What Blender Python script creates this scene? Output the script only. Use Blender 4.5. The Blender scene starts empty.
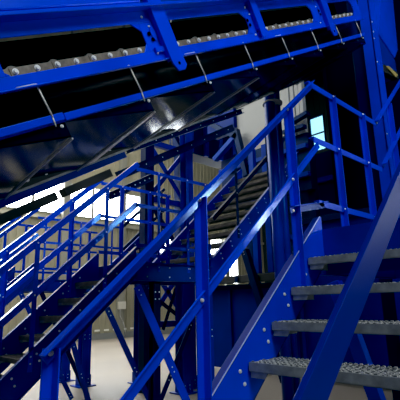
import bpy, bmesh, math, random
from mathutils import Vector, Matrix
random.seed(4)
SC = bpy.context.scene
COL = SC.collection
V = Vector

# ------------------------------------------------------------------ camera model
FPX, PITCH, ROLL, AZ, TS, CA, CZ = 426.76, .23563772, -.0221841, .803520869, .8954, .531686, 1.6
TC = math.tan(CA)
def ray(px, py):
    x = (px-200)/FPX; y = (200-py)/FPX
    cr, sr = math.cos(ROLL), math.sin(ROLL)
    x, y = x*cr-y*sr, x*sr+y*cr
    d = V((x, math.cos(PITCH)-y*math.sin(PITCH), math.sin(PITCH)+y*math.cos(PITCH)))
    return V((d.x*math.cos(AZ)-d.y*math.sin(AZ), d.x*math.sin(AZ)+d.y*math.cos(AZ), d.z))
EYE = V((0, 0, CZ))
def onX(px, py, c): d = ray(px, py); return EYE+d*(c/d.x)
def onY(px, py, c): d = ray(px, py); return EYE+d*(c/d.y)
def onZ(px, py, c): d = ray(px, py); return EYE+d*((c-CZ)/d.z)

fw = ray(200, 200); rt = ray(200+FPX, 200)-fw; up = ray(200, 200-FPX)-fw
cam_d = bpy.data.cameras.new('camera'); cam = bpy.data.objects.new('camera', cam_d); COL.objects.link(cam)
m = Matrix((rt.normalized(), up.normalized(), (-fw).normalized())).transposed().to_4x4()
m.translation = EYE
cam.matrix_world = m
cam_d.sensor_width = 36; cam_d.lens = FPX/400*36; cam_d.clip_start = .02
SC.camera = cam

# ------------------------------------------------------------------ materials
def mat(name, col, rough=.5, metal=0., noise=0., nscale=3., bump=0., bscale=40., coat=0., emis=None, spec=.5, stretch=None):
    m = bpy.data.materials.new(name); m.use_nodes = True
    nt = m.node_tree; N = nt.nodes; L = nt.links; b = N['Principled BSDF']
    b.inputs['Base Color'].default_value = (*col, 1); b.inputs['Roughness'].default_value = rough
    b.inputs['Metallic'].default_value = metal; b.inputs['Specular IOR Level'].default_value = spec
    if coat: b.inputs['Coat Weight'].default_value = coat; b.inputs['Coat Roughness'].default_value = .12
    if 'blue' in name or 'navy' in name: b.inputs['Specular Tint'].default_value = (.12, .45, 1, 1)
    tc = N.new('ShaderNodeTexCoord'); mp = N.new('ShaderNodeMapping'); L.new(tc.outputs['Object'], mp.inputs[0])
    if stretch: mp.inputs['Scale'].default_value = stretch
    if noise:
        n = N.new('ShaderNodeTexNoise'); n.inputs['Scale'].default_value = nscale; n.inputs['Detail'].default_value = 5
        L.new(mp.outputs[0], n.inputs['Vector'])
        r = N.new('ShaderNodeValToRGB'); r.color_ramp.elements[0].position = .3; r.color_ramp.elements[1].position = .72
        r.color_ramp.elements[0].color = (*[c*(1-noise) for c in col], 1)
        r.color_ramp.elements[1].color = (*[min(1, c*(1+noise)) for c in col], 1)
        L.new(n.outputs['Fac'], r.inputs[0]); L.new(r.outputs[0], b.inputs['Base Color'])
        mr = N.new('ShaderNodeMapRange'); mr.inputs['To Min'].default_value = rough*.8; mr.inputs['To Max'].default_value = min(1, rough*1.25)
        L.new(n.outputs['Fac'], mr.inputs['Value']); L.new(mr.outputs[0], b.inputs['Roughness'])
    if bump:
        n2 = N.new('ShaderNodeTexNoise'); n2.inputs['Scale'].default_value = bscale
        L.new(mp.outputs[0], n2.inputs['Vector'])
        bp = N.new('ShaderNodeBump'); bp.inputs['Strength'].default_value = bump; bp.inputs['Distance'].default_value = .02
        L.new(n2.outputs['Fac'], bp.inputs['Height']); L.new(bp.outputs[0], b.inputs['Normal'])
    if emis:
        b.inputs['Emission Color'].default_value = (*emis[0], 1); b.inputs['Emission Strength'].default_value = emis[1]
    return m

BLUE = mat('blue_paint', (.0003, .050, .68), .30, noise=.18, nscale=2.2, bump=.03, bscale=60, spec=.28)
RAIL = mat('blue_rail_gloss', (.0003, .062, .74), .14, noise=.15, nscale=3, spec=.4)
DBLUE = mat('blue_rail_shaded', (.0002, .016, .24), .3, noise=.1, nscale=2, spec=.2)  # darker copy of the blue: shade painted into near rail and stringer flanges
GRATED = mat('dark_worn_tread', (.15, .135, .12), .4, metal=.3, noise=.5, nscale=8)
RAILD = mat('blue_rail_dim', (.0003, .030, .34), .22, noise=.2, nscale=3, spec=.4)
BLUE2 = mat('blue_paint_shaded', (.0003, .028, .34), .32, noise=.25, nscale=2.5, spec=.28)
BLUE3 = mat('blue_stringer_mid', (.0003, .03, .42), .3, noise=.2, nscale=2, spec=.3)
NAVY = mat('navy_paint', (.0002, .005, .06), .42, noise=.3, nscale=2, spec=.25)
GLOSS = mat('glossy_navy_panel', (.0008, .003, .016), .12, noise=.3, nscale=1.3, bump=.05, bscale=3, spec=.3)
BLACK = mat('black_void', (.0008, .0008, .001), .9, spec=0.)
RUBBER = mat('dark_rubber', (.006, .006, .008), .55, noise=.4, nscale=6)
STEEL = mat('galvanised_steel', (.30, .33, .33), .45, metal=.3, noise=.3, nscale=18, bump=.1)
BOLT = mat('zinc_bolt', (.8, .82, .82), .35, metal=.3)
CHAINM = mat('chain_link_steel', (.15, .125, .10), .5, metal=.1, noise=.4, nscale=30)
ROLLM = mat('roller_dark_steel', (.12, .11, .10), .45, metal=.3)
TIE = mat('white_tie', (.75, .72, .66), .5)
EDGE = mat('painted_edge_highlight', (.55, .65, .85), .35, metal=.2)
PANEL = mat('white_sandwich_panel', (.42, .44, .43), .6, noise=.08, nscale=1.2)
GREY = mat('grey_fitting', (.35, .35, .33), .6)
BEIGE = mat('beige_box', (.5, .49, .42), .6, noise=.1)
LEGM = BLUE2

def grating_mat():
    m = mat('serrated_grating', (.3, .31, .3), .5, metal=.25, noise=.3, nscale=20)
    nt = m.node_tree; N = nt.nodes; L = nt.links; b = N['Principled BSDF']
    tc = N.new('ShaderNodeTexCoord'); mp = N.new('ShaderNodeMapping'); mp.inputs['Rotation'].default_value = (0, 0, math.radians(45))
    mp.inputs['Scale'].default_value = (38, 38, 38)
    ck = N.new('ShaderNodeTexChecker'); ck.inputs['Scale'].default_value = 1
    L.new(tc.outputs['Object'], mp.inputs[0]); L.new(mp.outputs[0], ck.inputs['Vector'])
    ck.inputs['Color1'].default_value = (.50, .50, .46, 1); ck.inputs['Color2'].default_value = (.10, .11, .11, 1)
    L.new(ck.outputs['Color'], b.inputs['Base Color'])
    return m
GRATE = grating_mat()

def siding_mat(name, c1, c2, axis):
    m = mat(name, c1, .6)
    nt = m.node_tree; N = nt.nodes; L = nt.links; b = N['Principled BSDF']
    tc = N.new('ShaderNodeTexCoord'); sp = N.new('ShaderNodeSeparateXYZ'); L.new(tc.outputs['Object'], sp.inputs[0])
    n = N.new('ShaderNodeTexNoise'); n.inputs['Scale'].default_value = .8; L.new(tc.outputs['Object'], n.inputs['Vector'])
    r = N.new('ShaderNodeValToRGB'); r.color_ramp.elements[0].position = .3; r.color_ramp.elements[1].position = .75
    r.color_ramp.elements[0].color = (*c2, 1); r.color_ramp.elements[1].color = (*c1, 1)
    L.new(n.outputs['Fac'], r.inputs[0]); L.new(r.outputs[0], b.inputs['Base Color'])
    return m
SIDING = siding_mat('beige_corrugated_siding', (.34, .32, .22), (.25, .235, .16), 1)
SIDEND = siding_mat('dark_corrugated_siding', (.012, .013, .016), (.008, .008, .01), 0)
CEILM = mat('dark_ceiling_sheet', (.03, .032, .036), .8, noise=.2)
CONC = mat('concrete_floor', (.25, .218, .175), .55, noise=.14, nscale=.7, bump=.06, bscale=14)
GLASSW = mat('daylight_pane', (.8, .85, .9), .3, emis=((.93, .97, 1), 14.))
GLASST = mat('teal_daylight_pane', (.3, .6, .7), .3, emis=((.35, .8, 1), 1.3))

# ------------------------------------------------------------------ mesh builder
BOLTME = {}
def bolt_mesh():
    if 'm' not in BOLTME:
        mb = MB(); mb.cyl((0, 0, 0), (0, 0, .4), 1.3, 12); mb.cyl((0, 0, .4), (0, 0, 1.), 1., 6)
        bmesh.ops.recalc_face_normals(mb.bm, faces=mb.bm.faces)
        me = bpy.data.meshes.new('bolt'); mb.bm.to_mesh(me); mb.bm.free(); me.materials.append(BOLT); BOLTME['m'] = me
    return BOLTME['m']
BS = .62
class Bolts:
    def __init__(s): s.l = []
    def bolt(s, p, d=(1, 0, 0), r=.011, h=.008): s.l.append((V(p), V(d).normalized(), r*BS, h*.8)); return s
    def build(s, name, m, par):
        L = s.l[:95]
        for p, d, r, h in L:
            o = bpy.data.objects.new('bolt', bolt_mesh()); COL.objects.link(o)
            q = d.to_track_quat('Z', 'Y')
            o.parent = par; o.matrix_parent_inverse = Matrix.Translation(-par.location)
            o.location = p; o.rotation_euler = q.to_euler(); o.scale = (r, r, h)
class MB:
    def __init__(s): s.bm = bmesh.new()
    def hexa(s, c):
        v = [s.bm.verts.new(p) for p in c]
        for f in ((0, 3, 2, 1), (4, 5, 6, 7), (0, 1, 5, 4), (1, 2, 6, 5), (2, 3, 7, 6), (3, 0, 4, 7)):
            s.bm.faces.new([v[i] for i in f])
        return s
    def box(s, a, b):
        (x0, y0, z0), (x1, y1, z1) = [(min(p), max(p)) for p in zip(a, b)] and ((min(a[0], b[0]), min(a[1], b[1]), min(a[2], b[2])), (max(a[0], b[0]), max(a[1], b[1]), max(a[2], b[2])))
        return s.hexa([(x0, y0, z0), (x1, y0, z0), (x1, y1, z0), (x0, y1, z0), (x0, y0, z1), (x1, y0, z1), (x1, y1, z1), (x0, y1, z1)])
    def bar(s, p0, p1, w, h, side=(1, 0, 0)):      # w along side, h across both
        p0, p1 = V(p0), V(p1); d = (p1-p0).normalized(); sd = V(side); sd = (sd-d*sd.dot(d)).normalized(); n = sd.cross(d).normalized()
        a, b = sd*w/2, n*h/2
        return s.hexa([p0-a-b, p0+a-b, p0+a+b, p0-a+b, p1-a-b, p1+a-b, p1+a+b, p1-a+b])
    def prism(s, pts, vec):
        vec = V(vec); A = [s.bm.verts.new(V(p)) for p in pts]; B = [s.bm.verts.new(V(p)+vec) for p in pts]
        s.bm.faces.new(A); s.bm.faces.new(B[::-1])
        n = len(pts)
        for i in range(n): s.bm.faces.new([A[i], B[i], B[(i+1) % n], A[(i+1) % n]])
        return s
    def cyl(s, p0, p1, r, n=12, r2=None):
        p0, p1 = V(p0), V(p1); d = (p1-p0).normalized(); a = d.orthogonal().normalized(); b = d.cross(a); r2 = r if r2 is None else r2
        A = [p0+(a*math.cos(t)+b*math.sin(t))*r for t in [2*math.pi*i/n for i in range(n)]]
        B = [p1+(a*math.cos(t)+b*math.sin(t))*r2 for t in [2*math.pi*i/n for i in range(n)]]
        A = [s.bm.verts.new(p) for p in A]; B = [s.bm.verts.new(p) for p in B]
        s.bm.faces.new(A[::-1]); s.bm.faces.new(B)
        for i in range(n): f = s.bm.faces.new([A[i], A[(i+1) % n], B[(i+1) % n], B[i]]); f.smooth = True
        return s
    def bolt(s, p, d=(1, 0, 0), r=.011, h=.008):
        p = V(p); d = V(d); s.cyl(p, p+d*h*.4, r*1.35, 10); s.cyl(p+d*h*.4, p+d*h, r, 6)
        return s
    def build(s, name, m, parent=None, bev=0.):
        bmesh.ops.recalc_face_normals(s.bm, faces=s.bm.faces)
        me = bpy.data.meshes.new(name); s.bm.to_mesh(me); s.bm.free(); me.materials.append(m)
        o = bpy.data.objects.new(name, me); COL.objects.link(o)
        if parent is not None:
            o.parent = parent; o.matrix_parent_inverse = Matrix.Translation(-parent.location) if parent.type == 'EMPTY' else Matrix()
        if bev:
            md = o.modifiers.new('bevel', 'BEVEL'); md.width = bev; md.segments = 2; md.limit_method = 'ANGLE'
        return o

def thing(name, label, cat, loc, group=None):
    o = bpy.data.objects.new(name, None); COL.objects.link(o); o.location = loc; o.empty_display_size = .2
    o['label'] = label; o['category'] = cat
    if group: o['group'] = group
    return o
def tag(o, label, cat, group=None):
    o['label'] = label; o['category'] = cat
    if group: o['group'] = group
    return o
def struct(name, mb, m, **k):
    o = mb.build(name, m, **k); o['kind'] = 'structure'; return o

# ------------------------------------------------------------------ hall shell
WX, EY = -18.6, 24.0
HX0, HY0, HZ = 7.0, -7.0, 19.0
struct('floor', MB().box((WX-.3, HY0, -.2), (HX0, EY+.3, 0)), CONC)
# windows in left wall: (y0,y1,z0,z1)
WINS = [(1.6, 4.47, 5.75, 7.3), (4.53, 7.47, 5.75, 7.3), (7.53, 10.47, 5.75, 7.3), (10.53, 13.4, 5.75, 7.3),
        (14.6, 16.6, 4.3, 5.2), (18.7, 19.75, 2.7, 5.7), (19.95, 21.2, 2.7, 4.9)]
def wall_with_holes(fixed, lo, hi, z0, z1, holes, axis, th, ribs, outward):
    """wall made of vertical strips with corrugation ribs, leaving true openings"""
    mb = MB()
    cuts = sorted({lo, hi, *[h[0] for h in holes], *[h[1] for h in holes]})
    def put(a0, a1, b0, b1, f0, f1):
        if axis == 'y': mb.box((f0, a0, b0), (f1, a1, b1))
        else: mb.box((a0, f0, b0), (a1, f1, b1))
    def spans(a):
        zs = [(h[2], h[3]) for h in holes if h[0]-1e-6 <= a <= h[1]+1e-6]
        zs.sort(); out = []; z = z0
        for p, q in zs: out.append((z, p)); z = q
        out.append((z, z1)); return out
    for a, b in zip(cuts, cuts[1:]):
        for p, q in spans((a+b)/2): put(a, b, p, q, fixed, fixed-th*outward)
    a = lo+.1
    while a < hi-.1:
        for p, q in spans(a): put(a, a+.07, p+.004, q-.004, fixed, fixed+.035*outward)
        a += ribs
    return mb
struct('wall_left', wall_with_holes(WX, HY0, EY, 0, HZ, WINS, 'y', .2, .3, 1), SIDING)
BW = []
def bwin(px0, py0, px1, py1):
    a = onY(px0, py0, EY); b = onY(px1, py1, EY); BW.append((min(a.x, b.x), max(a.x, b.x), min(a.z, b.z), max(a.z, b.z)))
bwin(309, 119, 327, 149)
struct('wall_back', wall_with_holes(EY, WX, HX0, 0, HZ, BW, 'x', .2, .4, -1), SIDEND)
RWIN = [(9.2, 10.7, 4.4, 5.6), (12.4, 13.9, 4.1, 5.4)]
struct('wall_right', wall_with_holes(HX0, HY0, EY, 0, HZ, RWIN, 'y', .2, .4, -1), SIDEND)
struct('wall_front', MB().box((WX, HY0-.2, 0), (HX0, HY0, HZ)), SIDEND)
struct('ceiling', MB().box((WX, HY0, HZ), (HX0, EY, HZ+.2)), CEILM)
k = 0
for y0, y1, z0, z1 in WINS:
    k += 1
    fr = MB(); t = .03
    for yy in (y0+t/2, (y0+y1)/2, y1-t/2): fr.box((WX-.1, yy-t/2, z0), (WX+.06, yy+t/2, z1))
    for zz in (z0+t/2, z1-t/2): fr.box((WX-.1, y0, zz-t/2), (WX+.058, y1, zz+t/2))
    o = struct('window_%d' % k, fr, PANEL)
    MB().box((WX-.08, y0, z0), (WX-.06, y1, z1)).build('glass', GLASSW, o)
GLASSR = mat('bright_daylight_pane', (.8, .85, .9), .3, emis=((.9, .96, 1), 60.))
for y0, y1, z0, z1 in RWIN:
    k += 1
    fr = MB(); t = .05
    for yy in (y0+t/2, y1-t/2): fr.box((HX0-.06, yy-t/2, z0), (HX0+.1, yy+t/2, z1))
    for zz in (z0+t/2, z1-t/2): fr.box((HX0-.06, y0, zz-t/2), (HX0+.1, y1, zz+t/2))
    o = struct('window_%d' % k, fr, PANEL)
    MB().box((HX0+.06, y0, z0), (HX0+.08, y1, z1)).build('glass', GLASSR, o)
for x0, x1, z0, z1 in BW:
    k += 1
    fr = MB(); t = .07
    for xx in (x0+t/2, x1-t/2): fr.box((xx-t/2, EY-.06, z0), (xx+t/2, EY+.1, z1))
    for zz in (z0+t/2, (z0+z1)/2, z1-t/2): fr.box((x0, EY-.06, zz-t/2), (x1, EY+.1, zz+t/2))
    o = struct('window_%d' % k, fr, NAVY)
    MB().box((x0, EY+.06, z0), (x1, EY+.08, z1)).build('glass', GLASST, o)
# base rail and girts of the left wall, wall posts
bb = MB().box((WX+.04, HY0, 0), (WX+.10, EY, .28)); struct('baseboard_left', bb, mat('grey_base_strip', (.2, .21, .2), .6))
tr = MB()
yy = HY0+.3
while yy < EY: tr.box((WX+.1, yy, .38), (WX+.13, yy+.26, .46)); yy += .5
struct('trim_1', tr, mat('pale_clip_strip', (.8, .8, .72), .6))
struct('trim_2', MB().box((WX+.04, HY0, 5.45), (WX+.14, EY, 5.6)), mat('girt', (.33, .32, .25), .6))
for i, (px, py) in enumerate([(121, 337), (60, 341), (230, 329)]):
    p = onX(px, py, WX+.3)
    mb = MB().box((WX+.04, p.y-.16, 0), (WX+.3, p.y+.16, HZ))
    struct('trim_%d' % (i+3), mb, mat('wall_post_%d' % i, (.22, .22, .18), .6))
# conduit box and cable on wall post
p = onX(122, 305, WX+.35)
t = thing('junction_box', 'small pale junction box on a wall post behind the stair columns', 'junction box', (p.x, p.y, p.z))
MB().box((WX+.28, p.y-.22, p.z-.2), (WX+.42, p.y+.2, p.z+.16)).build('box_body', BEIGE, t, .02)
mb = MB(); q = V((WX+.35, p.y-.1, p.z-.2))
for i in range(10):
    r = V((WX+.35, p.y-.1+.35*math.sin(i*.5), p.z-.2-.3*(i+1))); 
    if r.z < .1: break
    mb.cyl(q, r, .025, 6); q = r
mb.build('cable', GREY, t)

# ------------------------------------------------------------------ stairs
def SP(X, y, b): return V((X, y, b+TS*y))
LZ = 2.06
def lbar(mb, p0, p1, a=.05, b=.06, t=.006, inward=1, topflange=True):
    """angle section rail in a plane of constant X: vertical leg b, horizontal leg a toward inward*X"""
    p0, p1 = V(p0), V(p1); d = (p1-p0).normalized(); n = V((1, 0, 0)).cross(d).normalized()
    if n.z < 0: n = -n
    mb.bar(p0, p1, t, b)
    o = n*(b/2-t/2)+V((inward*a/2, 0, 0))
    mb.bar(p0+o, p1+o, a, t)
def post(X, y, z0, z1, par, inward=1, s=.045, m=None):
    mb = MB(); t = .006
    mb.box((X-t/2, y-s/2, z0), (X+t/2, y+s/2, z1))
    mb.box((X-t/2, y+s/2-t, z0), (X-inward*s, y+s/2, z1))
    return mb.build('post', m or BLUE, par, .001)

TREADS = {}
def tread_mesh(w, d=.25, h=.045, dark=False):
    key = (round(w, 3), dark)
    if key in TREADS: return TREADS[key]
    mb = MB(); mb.box((0, .003, -h+.004), (w, .009+.004, -.001)); mb.box((0, d-.006, -h+.004), (w, d, -.001))
    mb.box((0, 0, -.012), (w, d, -.003))
    n = int(w/.026)
    for i in range(n):                       # serrated upstands
        for j in range(6):
            x = (i+.5)*w/n+(.013 if j % 2 else 0); y = .012+j*(d-.024)/5
            if x > w-.012: continue
            mb.prism([(x-.010, y-.006, -.003), (x+.010, y-.006, -.003), (x+.005, y-.003, .005), (x-.005, y-.003, .005)], (0, .01, 0))
    bmesh.ops.recalc_face_normals(mb.bm, faces=mb.bm.faces)
    me = bpy.data.meshes.new('tread'); mb.bm.to_mesh(me); mb.bm.free(); me.materials.append(GRATED if dark else GRATE)
    nose = MB(); nose.box((0, -.004, -h), (w, .004, 0)); nose.box((0, -.004, -h), (w, .03, -h+.004))
    bmesh.ops.recalc_face_normals(nose.bm, faces=nose.bm.faces)
    me2 = bpy.data.meshes.new('nosing'); nose.bm.to_mesh(me2); nose.bm.free(); me2.materials.append(GRATED if dark else STEEL)
    brs = []
    for x in (0, w-.11):
        br = MB()
        x0, x1 = (x+.006, x+.11) if x == 0 else (x, x+.104)
        br.prism([(x0, .0, -h-.001), (x1, .0, -h-.001), (x1-.015 if x == 0 else x1, .0, -h-.028), (x0 if x == 0 else x0+.015, .0, -h-.028)], (0, .004, 0))
        br.box((x0 if x == 0 else x1-.004, 0, -h-.028), (x0+.004 if x == 0 else x1, .22, -.014))
        bmesh.ops.recalc_face_normals(br.bm, faces=br.bm.faces)
        me3 = bpy.data.meshes.new('tread_bracket'); br.bm.to_mesh(me3); br.bm.free(); me3.materials.append(STEEL); brs.append(me3)
    TREADS[key] = (me, me2, brs); return TREADS[key]

def stringer(X, y0, y1, b, away, par, m=BLUE, depth=.34, fl=.05, cut=True, zmin=0.02):
    """C channel: web in plane X, flanges pointing to away*X"""
    mb = MB(); th = .008
    def pt(y, bb, x):
        z = bb+TS*y
        return V((x, y, z))
    top = [(y0, b), (y1, b)]
    bot = [(y1, b-depth), (y0, b-depth)]
    pts = [pt(y0, b, X), pt(y1-.02, b, X), pt(y1, b-.02, X), pt(y1, b-depth, X), pt(y0, b-depth, X)]
    if pts[-1].z < zmin:
        ycut = (zmin-(b-depth))/TS; ytop = (zmin-b)/TS
        pts[-1] = V((X, ycut, zmin)); pts[0] = V((X, max(y0, ytop), max(zmin, pt(max(y0, ytop), b, X).z)))
        if max(y0, ytop) == y0 and pts[0].z > zmin+.01: pts.append(V((X, y0, zmin)))
    mb.prism(pts, (away*th, 0, 0))
    ya = pts[0].y; yb = pts[4].y
    fb = MB() if m is BLUE else mb
    def fl_bar(ys, ye, bb, off):
        fb.bar(V((X+away*fl/2, ys, bb+off+TS*ys)), V((X+away*fl/2, ye, bb+off+TS*ye)), fl, .008)
    fl_bar(ya, y1-.02, b, -.006); fl_bar(yb, y1, b-depth, .006)
    o = mb.build('stringer', m, par, .0015)
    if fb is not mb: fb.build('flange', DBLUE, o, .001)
    if par.location.x > -2 and y0 < 1:
        MB().bar(V((X-.001*away, ya, b-.001+TS*ya)), V((X-.001*away, y1-.02, b-.001+TS*(y1-.02))), .003, .004).build('edge_highlight', EDGE, o)  # pale strip painted as light catching the stringer's top edge
    return o

def flight(root, Xn, Xf, y0, y1, b, zfirst, paint, railpaint, posts_y, far=True, rail=True, y_rail0=None, y_rail1=None, near_in=-1, nside='both', bt=None, zlast=None):
    """Xn nearest plane (+X), Xf far plane (-X). b: stringer top offset."""
    sides = [(Xn, 1), (Xf, -1)]
    w = Xn-Xf-.02
    for X, sg in sides: stringer(X, y0, y1, b, sg, root, paint)
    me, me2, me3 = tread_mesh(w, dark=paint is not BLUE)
    bt = b-.11 if bt is None else bt
    z = zfirst; zl = zlast or LZ-.1
    while z < zl:
        y = (z-bt)/TS
        tr = bpy.data.objects.new('tread', me); COL.objects.link(tr); tr.parent = root; tr.matrix_parent_inverse = Matrix.Translation(-root.location)
        tr.location = (Xf+.01, y, z)
        a = bpy.data.objects.new('nosing', me2); COL.objects.link(a); a.parent = tr
        for q in me3: c = bpy.data.objects.new('bracket', q); COL.objects.link(c); c.parent = tr
        z += .186
    bo = Bolts()
    for X, sg in sides:
        yy = y0+.2
        while yy < y1-.1:
            zz = b-.10+TS*yy
            if zz > .2: xs = X if sg < 0 else X+.008; bo.bolt((xs, yy, zz), (1, 0, 0), .013); bo.bolt((xs, yy+.03, zz-.09+.03*TS), (1, 0, 0), .013)
            yy += .2077
    if rail:
        for X, sg in sides:
            if sg < 0 and not far: continue
            inw = -sg
            ya = y_rail0; yb = y_rail1
            for off, nm in ((.96, 'handrail'), (.47, 'mid_rail')):
                mb = MB(); lbar(mb, SP(X, ya if nm == 'handrail' else ya+.08, b+off), SP(X, yb, b+off), inward=-1 if sg < 0 else -1)
                mb.build(nm, RAIL if railpaint is BLUE else railpaint, root, .0015)
            for py in posts_y:
                zt = b+.96+TS*py+.01; zb = b-.2+TS*py
                post(X+sg*.012, py, zb, zt, root, inward=sg, m=railpaint)
                for q in (zt-.012, b+.47+TS*py, b-.07+TS*py, b-.13+TS*py):
                    bo.bolt((X+.016+(sg > 0)*.0, py, q), (1, 0, 0), .010)
    bo.build('bolt_heads', BOLT, root)

def landing(root, Xn, Xf, y0, y1, z, paint, railpaint, posts_y, toe=.12, rails=('n', 'f'), beamh=.21, end=None):
    MB().box((Xf, y0, z-.035), (Xn, y1, z)).build('deck', RUBBER, root)
    for X, sg in ((Xn, 1), (Xf, -1)):
        mb = MB().box((X, y0, z-beamh), (X+sg*.01, y1, z+.0)); mb.box((X, y0, z-beamh), (X+sg*.06, y1, z-beamh+.01)); mb.box((X, y0, z-.012), (X+sg*.06, y1, z-.002))
        mb.build('side_beam', paint, root, .0015)
    for y, sg in ((y0, -1), (y1, 1)):
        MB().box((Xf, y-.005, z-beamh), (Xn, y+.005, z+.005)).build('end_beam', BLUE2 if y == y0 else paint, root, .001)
    mb = MB()
    for i in range(1, 3):
        yy = y0+(y1-y0)*i/3; mb.box((Xf+.01, yy-.03, z-.15), (Xn-.01, yy+.03, z-.036))
    mb.build('joist', NAVY, root)
    bo = Bolts()
    for X, sg in ((Xn, 1), (Xf, -1)):
        if (sg > 0 and 'n' not in rails) or (sg < 0 and 'f' not in rails): continue
        for h, nm in ((1.10, 'handrail'), (.66, 'mid_rail'), (.19, 'toe_rail')):
            mb = MB(); lbar(mb, (X, y0-.01, z+h), (X, y1+.0, z+h), b=.045, a=.04, inward=-1); mb.build(nm, railpaint, root, .001)
        for py in posts_y:
            post(X+sg*.012, py, z-.1, z+1.11, root, inward=sg, s=.04, m=railpaint)
            for q in (1.10, .66, .19, -.05): bo.bolt((X+.016, py, z+q), (1, 0, 0), .010)
    yy = y0+.15
    while yy < y1:
        for zz in (z-.05, z-beamh+.05): bo.bolt((Xn+.01, yy, zz), (1, 0, 0), .011)
        yy += .33
    bo.build('bolt_heads', BOLT, root)

# --- near staircase A ------------------------------------------------------
XA, XN = -1.5, -.447
A = thing('staircase', 'nearest blue steel staircase with grey grating treads rising right under the long glossy handrail', 'staircase', (-1, .6, 0))
bA = -.155
flight(A, XN, XA, .25, 2.60, bA, .186+.0, BLUE, BLUE, [], rail=False, bt=-.272)
bo = Bolts()
# near (camera) side rail and far side rails
for X, inw, y0 in ((XA, 1, .68), (XN, 1, .36)):
    for off, nm in ((.965, 'handrail'), (.475, 'mid_rail')):
        if X == XN and nm == 'mid_rail': off = .475
        ya, yb = (y0, 2.624) if nm == 'handrail' else (y0+.1, 2.652)
        mb = MB(); lbar(mb, SP(X, ya, bA+off), SP(X, yb, bA+off), a=.042 if (X == XA and nm == 'handrail') else .012, b=.048 if X == XA else .07, inward=1 if X == XA else -1)
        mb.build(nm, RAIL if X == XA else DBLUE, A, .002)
    for py in ((.704, 1.44, 2.28) if X == XA else (.40, 1.44, 2.28)):
        zt = bA+.965+TS*py
        post(X-.012*inw, py, bA-.2+TS*py, zt+.015, A, inward=-inw, s=.046)
        bo.bolt((X+inw*.004, py, zt), (inw, 0, 0), .013, .012); bo.bolt((X+inw*.004, py, bA+.475+TS*py), (inw, 0, 0), .013, .012)
p0 = onX(290, 210, XA); p1 = onX(324, 205, XA)
mb = MB(); lbar(mb, p0, p1, a=.04, b=.045, inward=1); mb.build('toe_rail', BLUE, A, .001)
bo.bolt((XA+.004, p0.y+.03, p0.z), (1, 0, 0), .01)
bo.build('bolt_heads', BOLT, A)
# landing A
LA = thing('stair_landing', 'blue steel landing with zigzag guard rail at the top of the nearest staircase', 'landing', (-1, 3.1, LZ))
landing(LA, XN, XA, 2.60, 3.72, LZ, BLUE, BLUE, [2.92, 3.42], rails=('n', 'f'), beamh=.30)
A2 = thing('staircase', 'upper flight continuing above the nearest landing at the right edge, behind the guard rail', 'staircase', (-1, 3.75, LZ))
b2 = LZ+.07-TS*3.76
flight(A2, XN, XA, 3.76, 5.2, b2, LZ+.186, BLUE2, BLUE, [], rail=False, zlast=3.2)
bo = Bolts()
for off, nm, ya in ((1.03, 'handrail', 3.70), (.59, 'mid_rail', 3.74)):
    mb = MB(); lbar(mb, SP(XA, ya, LZ+off+.07-TS*3.70), SP(XA, 5.2, LZ+off+.07-TS*3.70), a=.045, b=.05, inward=1); mb.build(nm, BLUE, A2, .001)
post(XA-.01, 4.05, b2-.1+TS*4.05, LZ+1.1+TS*.35, A2, inward=-1)
bo.bolt((XA+.005, 4.05, LZ+1.1+TS*.35), (1, 0, 0), .011); bo.bolt((XA+.005, 3.72, LZ+1.11), (1, 0, 0), .011)
bo.build('bolt_heads', BOLT, A2)

# --- middle stair C + landing D + flight F --------------------------------
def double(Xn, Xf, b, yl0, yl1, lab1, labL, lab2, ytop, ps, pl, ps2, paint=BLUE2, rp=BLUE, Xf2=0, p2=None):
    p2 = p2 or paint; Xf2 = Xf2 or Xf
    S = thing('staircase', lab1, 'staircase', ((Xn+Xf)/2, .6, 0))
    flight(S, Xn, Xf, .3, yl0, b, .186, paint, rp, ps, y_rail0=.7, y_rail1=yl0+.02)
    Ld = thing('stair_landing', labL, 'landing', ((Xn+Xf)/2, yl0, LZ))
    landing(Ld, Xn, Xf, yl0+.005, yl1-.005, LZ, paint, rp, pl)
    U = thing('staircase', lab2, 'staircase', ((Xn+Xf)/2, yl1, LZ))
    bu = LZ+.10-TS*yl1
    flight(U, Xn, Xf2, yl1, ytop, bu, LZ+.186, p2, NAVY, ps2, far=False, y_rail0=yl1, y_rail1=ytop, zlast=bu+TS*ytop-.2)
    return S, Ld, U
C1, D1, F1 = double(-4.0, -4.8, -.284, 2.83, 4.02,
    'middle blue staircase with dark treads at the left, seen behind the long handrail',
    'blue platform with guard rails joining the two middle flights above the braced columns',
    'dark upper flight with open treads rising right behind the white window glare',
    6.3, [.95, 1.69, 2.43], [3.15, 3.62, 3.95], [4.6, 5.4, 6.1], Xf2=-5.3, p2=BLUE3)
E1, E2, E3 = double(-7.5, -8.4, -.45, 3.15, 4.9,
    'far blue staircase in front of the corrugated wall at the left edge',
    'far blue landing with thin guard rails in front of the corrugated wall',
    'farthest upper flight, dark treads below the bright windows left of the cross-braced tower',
    6.1, [1.0, 1.8, 2.6], [3.3, 4.0, 4.7], [5.4, 6.0])

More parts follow.
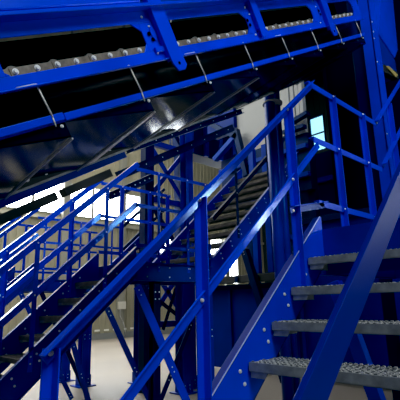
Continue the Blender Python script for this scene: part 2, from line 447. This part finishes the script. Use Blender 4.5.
# ------------------------------------------------------------------ columns and braces
def h_column(x, y, z0, z1, s, label, m=LEGM, group=None, plate=True, ang=0):
    t = thing('support_column', label, 'column', (x, y, z0), group)
    mb = MB(); f = .012
    mb.box((x-s/2, y-s/2, z0+.02), (x-s/2+f, y+s/2, z1)); mb.box((x+s/2-f, y-s/2, z0+.02), (x+s/2, y+s/2, z1)); mb.box((x-s/2, y-f/2, z0+.02), (x+s/2, y+f/2, z1))
    mb.build('shaft', m, t, .002)
    if plate:
        MB().box((x-s*.95, y-s*.95, z0), (x+s*.95, y+s*.95, z0+.02)).build('base_plate', m, t, .002)
        g = MB()
        for sg in (-1, 1):
            g.prism([(x+sg*s/2, y, z0+.02), (x+sg*s*.9, y, z0+.02), (x+sg*s/2, y, z0+.2)], (0, .012, 0))
            g.box((x-s*.6, y+sg*s*.5, z0+.02), (x+s*.6, y+sg*(s*.5+.01), z0+.22))
        g.build('gusset', m, t)
    b = Bolts()
    for q in (.07, .14):
        for sg in (-1, 1): b.bolt((x+s/2, y+sg*s*.28, z0+q), (1, 0, 0), .012)
    for q in (z1-.12, z1-.2, (z0+z1)/2, (z0+z1)/2+.08):
        for sg in (-1, 1): b.bolt((x+s/2, y+sg*s*.28, q), (1, 0, 0), .011)
    b.build('bolt_heads', BOLT, t)
    return t
def brace(p0, p1, w, label, m=LEGM, group=None, side=(1, 0, 0), th=.012, ends=True):
    t = thing('diagonal_brace', label, 'brace', tuple(p1 if p1.z < p0.z else p0), group)
    p0, p1 = V(p0), V(p1); d = (p1-p0).normalized(); sd = V(side); n = sd.cross(d).normalized()
    if ends and p1.z < 1.7: p1 = p0+d*((.02-p0.z)/d.z)
    mb = MB(); mb.bar(p0, p1, th, w, side); mb.bar(p0+n*(w/2-.005)-sd*w*.4, p1+n*(w/2-.005)-sd*w*.4, w*.8, .01, side)
    mb.build('angle_bar', m, t, .0015)
    b = Bolts()
    L = (p1-p0).length
    for q in (.05, .11, L/2, L/2+.06, L-.05, L-.11): b.bolt(p0+d*q+sd*th/2, sd, .011)
    b.build('bolt_heads', BOLT, t)
    return t

h_column(*onZ(83, 386, 0).xy, 0, LZ-.22, .20, 'thick blue column with base plate nearest the left stairs, bare floor to its right')
h_column(*onZ(63, 381, 0).xy, 0, LZ-.22, .20, 'blue column with base plate just behind and left of the thick floor column')
h_column(*onZ(139, 383, 0).xy, 0, LZ+.4, .18, 'dark blue column left of the black double column under the middle platform')
h_column(*onZ(184, 393, 0).xy, 0, LZ+.2, .2, 'dark blue column behind the crossing braces under the middle platform')
p = onX(156, 390, -4.05); h_column(-4.08, p.y, 0, LZ-.21, .10, 'black-blue twin column directly beneath the middle platform beam', m=NAVY)
p = onX(210, 390, -4.05); h_column(-4.08, p.y, 0, LZ+.3, .12, 'slim blue column tight behind the tall handrail post in the centre')
# middle platform beam, deeper header with bolts
brace(onX(137, 286, -3.90), onX(187, 402, -3.90), .10, 'wide blue diagonal brace running from the platform corner down to the right', m=BLUE)
brace(onX(107, 308, -4.9), onX(153, 408, -4.9), .08, 'blue diagonal brace leaning across the open floor left of the dark columns', m=BLUE2)
brace(onX(192, 322, -4.6), onX(160, 402, -4.6), .07, 'dark brace crossing behind the wide blue brace', m=NAVY)
brace(onX(72, 340, -6.5), onX(84, 385, -6.5), .09, 'blue diagonal strut meeting the foot of the thick floor column', m=BLUE2)
brace(onX(20, 292, -7.35), onX(36, 325, -7.35), .08, 'short blue strut under the far stair at the left', m=BLUE2)
brace(onX(38, 285, -7.35), onX(50, 312, -7.35), .08, 'short dark strut right of the first one under the far stair', m=NAVY)
P0, P1 = onY(350, 325, 3.3), onY(379, 405, 3.3); dd = P1-P0; P0 = P0+dd*((1.74-P0.z)/dd.z); P1 = P0+dd*((.0-P0.z)/dd.z)
MB().bar(P0, P1, .08, .10, side=(0, 1, 0)).build('support_leg', BLUE, LA, .002)

# braced tower behind middle platform
def tower(px0, px1, pybase, zt, X, label):
    t0 = onX(px0, 200, X); t1 = onX(px1, 200, X)
    T = thing('braced_tower', label, 'steel tower', (X, (t0.y+t1.y)/2, 0))
    for y in (t0.y, t1.y):
        MB().box((X-.09, y-.11, 0), (X+.09, y+.11, zt)).build('leg', NAVY, T, .003)
    nb = 4; z = 1.2; h = (zt-z)/nb
    for i in range(nb):
        for a, b in ((t0.y, t1.y), (t1.y, t0.y)):
            MB().bar((X+.02, a, z), (X+.02, b, z+h), .03, .10).build('cross_brace', NAVY if i % 2 else BLUE2, T)
        MB().box((X-.05, t0.y, z-.06), (X+.05, t1.y, z+.06)).build('crossbar', BLUE2, T)
        z += h
    return T
TOWER = tower(147, 185, 300, 6.2, -6.9, 'dark steel tower with crossed braces behind the middle platform')
for p0, p1, Xg, w in (((158, 300), (186, 322), -6.8, .08), ((176, 288), (163, 330), -6.8, .07), ((178, 290), (190, 345), -6.8, .07)):
    MB().bar(onX(*p0, Xg), onX(*p1, Xg), .02, w).build('strut', NAVY, TOWER, .002)

# ------------------------------------------------------------------ inclined conveyor
cc, sc = math.cos(CA), math.sin(CA)
def K(X, s, n): return V((X, s*cc-n*sc, CZ+s*sc+n*cc))
XC = -2.0
CV = thing('inclined_conveyor', 'large blue inclined chain conveyor crossing the top, with slotted side windows and glossy dark underside', 'conveyor', (-2.6, 0, 2.0))
S0, S1 = -1.6, 6.05
def sidebars(name, n0, n1, s0, s1, x0, x1, m, bev=.003):
    mb = MB(); mb.hexa([K(x0, s0, n0), K(x0, s1, n0), K(x1, s1, n0), K(x1, s0, n0), K(x0, s0, n1), K(x0, s1, n1), K(x1, s1, n1), K(x1, s0, n1)])
    return mb.build(name, m, CV, bev)
# side frame plate with octagonal openings
WN = [(-1.50, -.50), (-.17, .85), (1.10, 2.11), (2.36, 3.365), (3.63, 4.665), (5.03, 5.86)]
mb = MB(); TH = .010
nb0, nb1, nt0, nt1 = .545, .618, .808, .885
edges = [S0]+[e for w in WN for e in w]+[S1+.02]
def cprism(pts, x0=XC, x1=XC-TH):
    mb.prism([K(x0, s, n) for s, n in pts], (x1-x0, 0, 0))
cprism([(S0, nb0), (S1+.02, nb0), (S1+.02, nb1), (S0, nb1)])
cprism([(S0, nt0), (S1+.02, nt0), (S1+.02, nt1), (S0, nt1)])
for i in range(0, len(edges), 2): cprism([(edges[i], nb1), (edges[i+1], nb1), (edges[i+1], nt0), (edges[i], nt0)])
for a, b in WN:
    c = .055
    for s, n, ds, dn in ((a, nb1, c*.5, c*.4), (b, nb1, -c*.9, c), (a, nt0, c*.3, -c*.3), (b, nt0, -c*1.3, -c)):
        cprism([(s, n), (s+ds, n), (s, n+dn)])
mb.build('side_frame', BLUE, CV, .003)
# lip under frame, flange over, upper cover plate
sidebars('frame_lip', .54, .548, S0, S1, XC, XC+.03, BLUE)
sidebars('top_flange', .885, .905, S0, S1, XC-.02, XC+.075, BLUE)
sidebars('upper_shadow_gap', .905, .96, S0, S1, XC-.03, XC-.005, BLUE2)
sidebars('upper_cover', .93, 1.55, S0, 2.18, XC+.0, XC+.03, BLUE, .01)
sidebars('upper_cover', 1.0, 1.6, 2.36, S1, XC+.0, XC+.03, BLUE, .01)
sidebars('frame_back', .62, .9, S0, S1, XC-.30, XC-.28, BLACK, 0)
# dark slot with belt edge and bottom rail
sidebars('slot_panel', .33, .61, S0, S1, XC-.12, XC-.11, mat('glossy_black_brown', (.008, .005, .004), .22, noise=.5, nscale=2.5, spec=.5), 0)
sidebars('bottom_rail', .345, .385, S0, 1.30, XC-.005, XC+.012, BLUE, .003)
sidebars('bottom_rail', .338, .378, 1.305, S1-.1, XC-.008, XC+.009, BLUE, .003)
sidebars('rail_lip', .338, .346, S0, S1-.1, XC-.06, XC-.008, BLUE, 0)
# underside panels: each tilts down away from the viewer, overlapping like shingles
XF = -3.15
def under(s0, s1, drop, m, xn=XC-.02, xf=XF, n0=.335):
    mb = MB(); t = .012
    a, b, c, d = K(xn, s0, n0), K(xn, s1, n0-.085), K(xf, s1, n0-drop-.085), K(xf, s0, n0-drop)
    mb.hexa([a, b, c, d, a+V((0, 0, t)), b+V((0, 0, t)), c+V((0, 0, t)), d+V((0, 0, t))])
    mb.build('underside_panel', m, CV, .002)
joints = [-1.6, -.65, .02, .66, 1.31, 1.955, 2.609, 3.258, 3.965, 4.62, 5.3, 5.95]
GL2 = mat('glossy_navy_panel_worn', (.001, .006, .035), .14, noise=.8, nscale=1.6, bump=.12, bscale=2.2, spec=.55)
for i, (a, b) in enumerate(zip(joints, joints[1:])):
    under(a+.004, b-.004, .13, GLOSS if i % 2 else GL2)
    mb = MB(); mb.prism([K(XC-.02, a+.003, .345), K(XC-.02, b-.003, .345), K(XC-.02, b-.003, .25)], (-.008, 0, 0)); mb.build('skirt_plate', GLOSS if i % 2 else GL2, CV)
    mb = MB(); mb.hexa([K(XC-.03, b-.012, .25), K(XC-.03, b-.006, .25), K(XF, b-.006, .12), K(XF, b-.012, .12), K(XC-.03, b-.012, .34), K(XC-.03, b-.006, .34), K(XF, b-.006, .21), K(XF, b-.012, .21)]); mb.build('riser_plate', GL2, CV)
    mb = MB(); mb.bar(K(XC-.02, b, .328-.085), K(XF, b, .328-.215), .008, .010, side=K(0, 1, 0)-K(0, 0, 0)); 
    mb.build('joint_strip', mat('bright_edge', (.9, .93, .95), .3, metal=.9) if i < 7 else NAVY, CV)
MB().bar(K(XC-.12, 1.985, .238), K(-2.95, 1.985, .238-.11), .05, .008, side=K(0, 1, 0)-K(0, 0, 0)).build('gap_light_strip', mat('painted_gap_light', (.95, .95, .95), .5), CV)  # white strip painted in for hall light showing through the panel gap
# ties and small bolts
bo = Bolts()
for i in range(-3, 8):
    s = 1.23+.651*i
    t = MB(); t.cyl(K(XC+.006, s, .555), K(XC+.016, s+.002, .37), .0045, 6); t.cyl(K(XC+.016, s, .37), K(XC+.01, s, .32), .004, 6); t.cyl(K(XC+.006, s-.11 if i % 2 == 0 else s-.01, .556), K(XC+.006, s, .556), .003, 6)
    t.build('tie_strap', TIE, CV)
    bo.bolt(K(XC+.012, s+.03, .315), (1, 0, 0), .012, .01)
# brackets
def bracket(s, w, n0, n1, tab, m=BLUE, x=XC+.03, lean=.05):
    mb = MB()
    pts = [(s-w/2, n1), (s+w/2+.02, n1), (s+w/2, .62), (s+w/2+.01, n0+.03), (s+w/2-.02, n0), (s-w/2+.03, n0), (s-w/2, n0+.06), (s-w/2, .62)] if tab else [(s-w/2, n1), (s+w/2, n1), (s+w/2, n0), (s-w/2, n0)]
    mb.prism([K(x, a, b) for a, b in pts], (.012, 0, 0)); mb.hexa([K(x-.03, s-w/2, n0+.08), K(x-.03, s-w/2+.01, n0+.08), K(x, s-w/2+.01, n0+.08), K(x, s-w/2, n0+.08), K(x-.03, s-w/2, n1), K(x-.03, s-w/2+.01, n1), K(x, s-w/2+.01, n1), K(x, s-w/2, n1)])
    o = mb.build('frame_bracket', m, CV, .003)
    h = MB()
    if tab: h.cyl(K(x+.011, s-.0, n0+.05), K(x+.0135, s, n0+.05), .012, 12)
    if tab: h.build('bolt_hole', BLACK, o)
    for q, e in ((.13, .73), (.115, .69)): MB().cyl(K(x-.025, s-q, e), K(x-.02, s-q, e), .014, 10).build('bolt_hole', BLACK, o)
bracket(2.29, .12, .445, 1.5, True)
bracket(4.96, .14, .42, 1.5, True)
bracket(-.34, .12, .445, 1.5, True)
bracket(3.50, .09, .56, 1.3, False)
bracket(.98, .06, .56, .88, False, x=XC+.001)
for s in (2.17, 3.42, 4.78, .9): 
    bo.bolt(K(XC, s, .60), (1, 0, 0), .012); bo.bolt(K(XC, s-.01, .845), (1, 0, 0), .012); bo.bolt(K(XC, s+.02, .78), (1, 0, 0), .009)
for s in (2.13,): sidebars('clip_tab', .60, .635, s+.02, s+.1, XC, XC+.02, BLUE)
bo.build('bolt_heads', BOLT, CV)
# slots behind brackets: dark raised frame end posts
for s in (3.56, 4.86, 2.22): 
    mb = MB(); pts = []
    for k_ in range(12):
        a = 2*math.pi*k_/12; pts.append(K(XC+.004, s-.02+.022*math.cos(a), .73+.05*math.sin(a)))
    mb.prism(pts, (.004, 0, 0)); mb.build('slot_cover', BLUE, CV, .001)
# chain
CH = MB(); nc = .640
CHO = None
links = MB(); pit = .1245
s = -1.45; i = 0
rollers = []
while s < 5.85:
    rollers.append((s, i % 2)); s += pit; i += 1
for (s, odd) in rollers[:-1]:
    x0 = XC-.013 if odd else XC-.017
    links.hexa([K(x0, s-.028, nc-.024), K(x0, s+pit+.028, nc-.024), K(x0-.006, s+pit+.028, nc-.024), K(x0-.006, s-.028, nc-.024), K(x0, s-.028, nc+.022), K(x0, s+pit+.028, nc+.022), K(x0-.006, s+pit+.028, nc+.022), K(x0-.006, s-.028, nc+.022)])
CHO = links.build('drive_chain', CHAINM, CV, .002)
for (s, odd) in rollers:
    r = MB(); r.cyl(K(XC-.012, s, nc), K(XC-.001, s, nc), .0125, 12, .010); r.cyl(K(XC-.0128, s, nc), K(XC-.010, s, nc), .017, 12)
    r.build('chain_pin', BOLT, CHO)
    if odd:
        r = MB(); r.cyl(K(XC-.07, s+.0, nc+.004), K(XC-.038, s, nc+.004), .037, 20); r.build('roller', ROLLM, CHO)
# far side frames
sidebars('far_side_frame', .125, .30, S0, S1, XF-.03, XF, NAVY, .003)
def farstrip(name, kk0, kk1, s0, s1, x, m, th=.03):
    n0 = -kk0*(-x)*cc*-1; n1 = -kk1*(-x)*cc*-1
    mb = MB(); 
    n0 = cc*(kk0*x); n1 = cc*(kk1*x)
    mb.hexa([K(x, s0, n0), K(x, s1, n0), K(x-th, s1, n0), K(x-th, s0, n0), K(x, s0, n1), K(x, s1, n1), K(x-th, s1, n1), K(x-th, s0, n1)])
    return mb.build(name, m, CV, .002)
farstrip('far_beam', -.024, -.045, .25, 2.5, -3.16, BLUE2)
farstrip('far_channel', -.045, -.055, .25, 5.6, -3.13, STEEL)
farstrip('far_chain_guard', -.052, -.090, .3, 5.6, -3.08, RUBBER)
bo = Bolts()
s = 1.0
while s < 5.4:
    bo.bolt(K(-3.06, s, cc*.07*3.06), (1, 0, 0), .022, .012); s += .16
bo.build('guard_bolts', BOLT, CV)
# lower hanging flaps on the far side
for s0, s1 in ((.32, .86), (.93, 1.72), (1.8, 2.3)):
    farstrip('rubber_flap', .016, -.010, s0, s1, -3.2, RUBBER, .10)
farstrip('far_end_bracket', .012, -.05, .10, .30, -3.14, BEIGE, .05)
farstrip('far_end_plate', -.02, -.08, .42, .55, -3.10, BLUE)
sidebars('tail_block', .0, .30, -.2, .36, XF-.1, XF+.05, RUBBER, .01)

# conveyor support columns
pc = onX(377, 50, -1.93)
def boxcol(x, y, z1, s, label, m, bright=None):
    t = thing('support_column', label, 'column', (x, y, 0))
    MB().box((x-s/2, y-s/2, .02), (x+s/2, y+s/2, z1)).build('shaft', m, t, .004)
    MB().box((x-s, y-s, 0), (x+s, y+s, .02)).build('base_plate', m, t, .002)
    return t
tt = thing('support_column', 'tall blue channel column at the right end of the conveyor, bolts down its face', 'column', (-1.95, 5.2, 0))
x, y = -1.97, 5.22
MB().box((x-.14, y-.09, .02), (x+.0, y-.075, 6.6)).build('web', BLUE, tt, .002)
MB().box((x-.015, y-.09, .02), (x, y+.12, 6.6)).build('flange', BLUE, tt, .002)
MB().box((x-.33, y-.02, .02), (x-.15, y+.08, 6.6)).build('rear_channel', NAVY, tt, .002)
MB().box((x-.4, y-.2, 0), (x+.1, y+.2, .02)).build('base_plate', BLUE2, tt)
b = Bolts()
for z in (5.2, 5.05, 4.95, 4.6, 3.6, 3.35, 3.0): b.bolt((x, y-.05, z), (1, 0, 0), .014)
b.build('bolt_heads', BOLT, tt)
# round twin column under the conveyor
xx = -3.3; p = onX(275, 150, xx)
t = thing('support_column', 'dark round-edged twin column with a pale strap, rising to the conveyor left of the upper handrail corner', 'column', (xx, p.y, 0))
MB().cyl((xx, p.y-.06, .02), (xx, p.y-.06, 4.8), .075, 24).build('pipe', BLUE2, t)
MB().cyl((xx+.02, p.y+.09, .02), (xx+.02, p.y+.09, 4.8), .05, 24).build('pipe', BLUE2, t)
q = onX(276, 106, xx)
mb = MB(); mb.cyl((xx+.01, p.y, q.z-.012), (xx+.01, p.y, q.z+.012), .14, 24); mb.build('strap', GREY, t)
MB().box((xx-.2, p.y-.2, 0), (xx+.2, p.y+.25, .02)).build('base_plate', NAVY, t)

# drive housing, top right
t = thing('drive_housing', 'bright blue tapered head housing at the upper right corner behind the bolted column', 'housing', (-2.3, 6.4, 4))
X_ = -2.4
def px_prism(pts, X, th, name, m, par, bev=.01):
    mb = MB(); mb.prism([onX(a, b, X) for a, b in pts], (-th, 0, 0)); return mb.build(name, m, par, bev)
px_prism([(381, -12), (392, -12), (398, 50), (395, 58), (379, 34)], X_, .5, 'casing', BLUE, t)
px_prism([(379, 36), (395, 60), (398, 78), (383, 66)], X_+.05, .4, 'lower_chute', BLUE2, t)
MB().box((-2.75, onX(388, 60, X_).y-.1, 0), (-2.6, onX(388, 60, X_).y+.1, onX(388, 60, X_).z)).build('support_leg', NAVY, t, .003)
px_prism([(384, 64), (398, 72), (399, 79), (384, 72)], X_+.2, .1, 'belt_edge', RUBBER, t)
px_prism([(386, 66), (389, 66), (398, 75), (396, 77)], X_+.22, .015, 'yellow_wire', mat('ochre_wire', (.35, .28, .08), .6), t, 0)

# ------------------------------------------------------------------ bunker walls, cabin and dark backdrop behind
BY = 7.95
def panel_wall(name, label, x0, x1, z0, z1, y, m, step=.9, cat='panel wall', rim=True):
    t = thing(name, label, cat, ((x0+x1)/2, y, z0))
    MB().box((x0, y, z0), (x1, y+.08, z1)).build('sheet', m, t)
    mb = MB(); x = x0
    while x <= x1+.01: mb.box((x-.04, y-.05, z0), (x+.04, y-.002, z1)); x += step
    mb.build('stiffeners', m, t, .003)
    if rim: MB().box((x0-.05, y-.08, z1-.12), (x1+.05, y+.12, z1)).build('top_rim', NAVY, t, .003)
    return t
DEEP = mat('deep_blue_sheet', (.0002, .012, .20), .45, noise=.2, nscale=1.2, spec=.2)
panel_wall('bunker_wall', 'low dark blue sheet-steel bunker wall standing on the floor below the bright window', -8.15, -5.4, .06, 2.0, BY, DEEP)
panel_wall('bunker_wall', 'long deep blue sheet-steel wall seen through the nearest staircase treads', -5.2, 2.5, .06, 3.3, BY, DEEP, 1.1)
t = panel_wall('dark_backdrop', 'tall black-blue sheet added behind the zigzag guard rail for the unlit hall', -4.9, 3.5, .0, 14.5, BY+1.4, mat('black_blue_sheet', (.0004, .0025, .018), .7, spec=.1), 1.4)  # dark sheet added to stand in for the unlit hall interior
zl = onY(320, 153, BY+1.4).z
MB().box((-6.6, BY+1.4, 0), (-4.95, BY+1.47, zl)).build('lower_sheet', NAVY, t, .003)
for zz in (.35, .6, .85): MB().box((-6.6, BY+1.3, zl*zz), (-4.95, BY+1.39, zl*zz+.12)).build('rail_bar', BLUE2, t, .003)
brace(onY(243, 250, BY-.5), onY(262, 312, BY-.5), .16, 'dark leaning strut in front of the low bunker wall', m=NAVY, side=(0, -1, 0))
# hoist/walkway band on top of low bunker (black band)
t = thing('walkway_beam', 'black horizontal walkway beam running above the low bunker wall', 'beam', (-7, BY-.2, 2.05))
MB().box((-9.3, BY-.28, 2.03), (-5.3, BY-.1, 2.2)).build('beam_body', RUBBER, t, .01)
mb = MB()
for i in range(7): mb.box((-9.2+i*.6, BY-.31, 2.06), (-9.12+i*.6, BY-.28, 2.17))
mb.build('cleats', NAVY, t)
# posts above it in front of the window
for i, (px, lab) in enumerate([(257, 'first slim dark post left of the round pipe column, above the black beam'), (271, 'second slim dark post close beside the twin pipe column')]):
    p = onY(px, 250, BY-.2)
    t = thing('slim_post', lab, 'post', (p.x, BY-.2, 2.2))
    MB().box((p.x-.07, BY-.26, 2.21), (p.x+.07, BY-.14, 5.2)).build('shaft', BLUE2, t, .003)
    MB().box((p.x-.12, BY-.28, 2.2), (p.x+.12, BY-.12, 2.22)).build('foot_plate', NAVY, t)
# sorting cabin
a = onY(237, 128, BY+.3); b = onY(305, 120, BY+.3)
t = thing('sorting_cabin', 'pale grey panelled cabin wall high up, seen behind the top of the long handrail', 'cabin', ((a.x+b.x)/2, BY+.3, 3.7))
za = onY(240, 97, BY+.3).z
zb = onY(250, 152, BY+.3).z
MB().box((a.x, BY+.3, zb), (b.x, BY+.4, za+1.5)).build('wall_panel', PANEL, t, .01)
mb = MB(); z_ = onY(250, 103, BY+.3).z
mb.box((a.x, BY+.285, z_-.012), (b.x, BY+.3, z_+.012)); mb.build('seam', mat('seam_shadow', (.06, .06, .06), .7), t)
mb = MB()
for px in (291, 296, 301, 305): q = onY(px, 135, BY+.3); mb.box((q.x-.05, BY+.24, zb), (q.x+.05, BY+.3, za+.3))
mb.build('cover_strips', PANEL, t, .01)
MB().box((a.x-.6, BY+.27, zb-1.35), (b.x+.05, BY+.45, zb)).build('base_frame', NAVY, t)
mb = MB()
for q in (.25, .75): mb.box((a.x-.6, BY+.15, zb-1.35*q-.05), (b.x+.05, BY+.26, zb-1.35*q+.05))
mb.build('frame_rails', BLUE2, t)
for x in (a.x+.1, b.x-.1): MB().box((x-.09, BY+.46, 0), (x+.09, BY+.64, zb-.1)).build('leg', NAVY, t, .003)
a2 = onY(207, 115, BY+.2); zc0, zc1 = onY(220, 128, BY).z, onY(220, 98, BY).z+.5
MB().box((a2.x, BY+.2, zc0), (a.x-.02, BY+.6, zc1)).build('chute_side', DEEP, t, .005)
for (p0, p1, w, nm, m) in [((203, 120), (238, 138), .12, 'lower_beam', NAVY), ((236, 130), (247, 176), .14, 'strut', NAVY), ((215, 160), (238, 134), .12, 'strut', BLUE2),
    ((286, 126), (308, 113), .09, 'bracket_arm', NAVY), ((284, 133), (305, 126), .09, 'bracket_arm', NAVY)]:
    MB().bar(onY(*p0, BY+.1), onY(*p1, BY+.1), .16, w, side=(0, 1, 0)).build(nm, m, t, .003)
# dark tower behind the cabin centre: column at (185,120-240)
p = onX(186, 140, -6.6)
h_column(-6.6, p.y, 0, 6.9, .2, 'tall dark bolted column rising to the conveyor beside the cross-braced tower', m=BLUE2)
# horizontal distant girders under conveyor
for i, (p0, p1, Xg, w, lab) in enumerate([
    ((118, 176), (232, 128), -6.2, .16, 'dark far girder rising right beneath the conveyor, upper one'),
    ((110, 196), (150, 178), -5.6, .12, 'short dark far girder below the upper one'),
    ((128, 150), (240, 112), -5.2, .10, 'thin dark upper girder close under the conveyor')]):
    t = TOWER
    mb = MB(); A_, B_ = onX(*p0, Xg), onX(*p1, Xg); mb.bar(A_, B_, .1, w); mb.bar(A_+V((.03, 0, w/2)), B_+V((.03, 0, w/2)), .16, .012); mb.bar(A_+V((.03, 0, -w/2)), B_+V((.03, 0, -w/2)), .16, .012)
    mb.build('girder', NAVY, t)
    b = Bolts(); d = B_-A_
    for k_ in range(8): b.bolt(A_+d*(k_+.5)/8+V((.05, 0, 0)), (1, 0, 0), .013)
    b.build('bolt_heads', BOLT, t)

# second conveyor behind (dark mass upper centre)
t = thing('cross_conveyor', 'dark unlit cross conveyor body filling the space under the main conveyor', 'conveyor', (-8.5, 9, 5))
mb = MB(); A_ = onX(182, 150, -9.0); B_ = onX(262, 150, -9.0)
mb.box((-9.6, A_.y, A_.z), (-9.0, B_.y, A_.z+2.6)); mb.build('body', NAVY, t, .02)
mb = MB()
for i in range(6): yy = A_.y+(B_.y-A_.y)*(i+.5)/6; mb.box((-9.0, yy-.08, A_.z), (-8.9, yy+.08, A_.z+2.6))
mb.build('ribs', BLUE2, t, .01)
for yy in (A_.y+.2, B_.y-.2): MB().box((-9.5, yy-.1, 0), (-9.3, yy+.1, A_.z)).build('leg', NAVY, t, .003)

# lamp fixture
P0, P1 = onX(150, 163, -8.0), onX(177, 151, -8.0)
t = thing('light_fixture', 'pale boxed light fitting hanging above the middle platform', 'lamp', tuple(P0))
mb = MB(); mb.bar(P0, P1, .35, .10, side=(1, 0, 0)); mb.build('housing', PANEL, t, .01)
mid = (P0+P1)/2; d = (P1-P0)
MB().cyl(P0+d*.2, P0+d*.2+V((0, 0, HZ-P0.z-d.z*.2)), .02, 8).build('hanger_rod', GREY, t)
MB().cyl(P0+d*.8, P0+d*.8+V((0, 0, HZ-P0.z-d.z*.8)), .02, 8).build('hanger_rod', GREY, t)
mb = MB(); mb.bar(P0+d*.05-V((-.05, 0, .07)), P1-d*.05-V((-.05, 0, .07)), .2, .03); mb.build('diffuser', mat('fixture_diffuser', (.6, .6, .55), .5, emis=((1, .98, .9), .5)), t)

# ------------------------------------------------------------------ lights and world
W = bpy.data.worlds.new('world'); SC.world = W; W.use_nodes = True
W.node_tree.nodes['Background'].inputs[0].default_value = (.5, .62, .8, 1); W.node_tree.nodes['Background'].inputs[1].default_value = .05
def area(name, loc, tgt, sx, sy, power, col=(1, 1, 1)):
    l = bpy.data.lights.new(name, 'AREA'); l.shape = 'RECTANGLE'; l.size = sx; l.size_y = sy; l.energy = power; l.color = col
    o = bpy.data.objects.new(name, l); COL.objects.link(o); o.location = loc
    o.rotation_euler = (V(tgt)-V(loc)).to_track_quat('-Z', 'Y').to_euler()
    return o
area('high_fill_light', (3.5, .5, 9.0), (-2, 2.6, 2.6), 3, 3, 500, (.85, .93, 1))  # added fill from high right, brightens the conveyor side; no real lamp there
area('front_fill_light', (1.5, -5.5, 4.5), (-1.2, 3, 1.5), 3, 2, 28, (.9, .95, 1))
area('left_hall_light', (-14, 6, 12), (-14.5, 8, 0), 8, 14, 1300, (1, .98, .92))
area('window_light', (WX+.5, 8, 6.5), (-4, 4, 1.5), 10, 1.6, 900, (.95, .98, 1))
area('floor_light', (-11, 3, 9), (-10, 6, 0), 5, 5, 350, (1, .97, .9))

SC.view_settings.view_transform = 'Standard'
SC.view_settings.look = 'None'
SC.view_settings.exposure = .1
SC.view_settings.use_curve_mapping = True
cm = SC.view_settings.curve_mapping
cm.black_level = (.006, .003, .003)
cm.update()
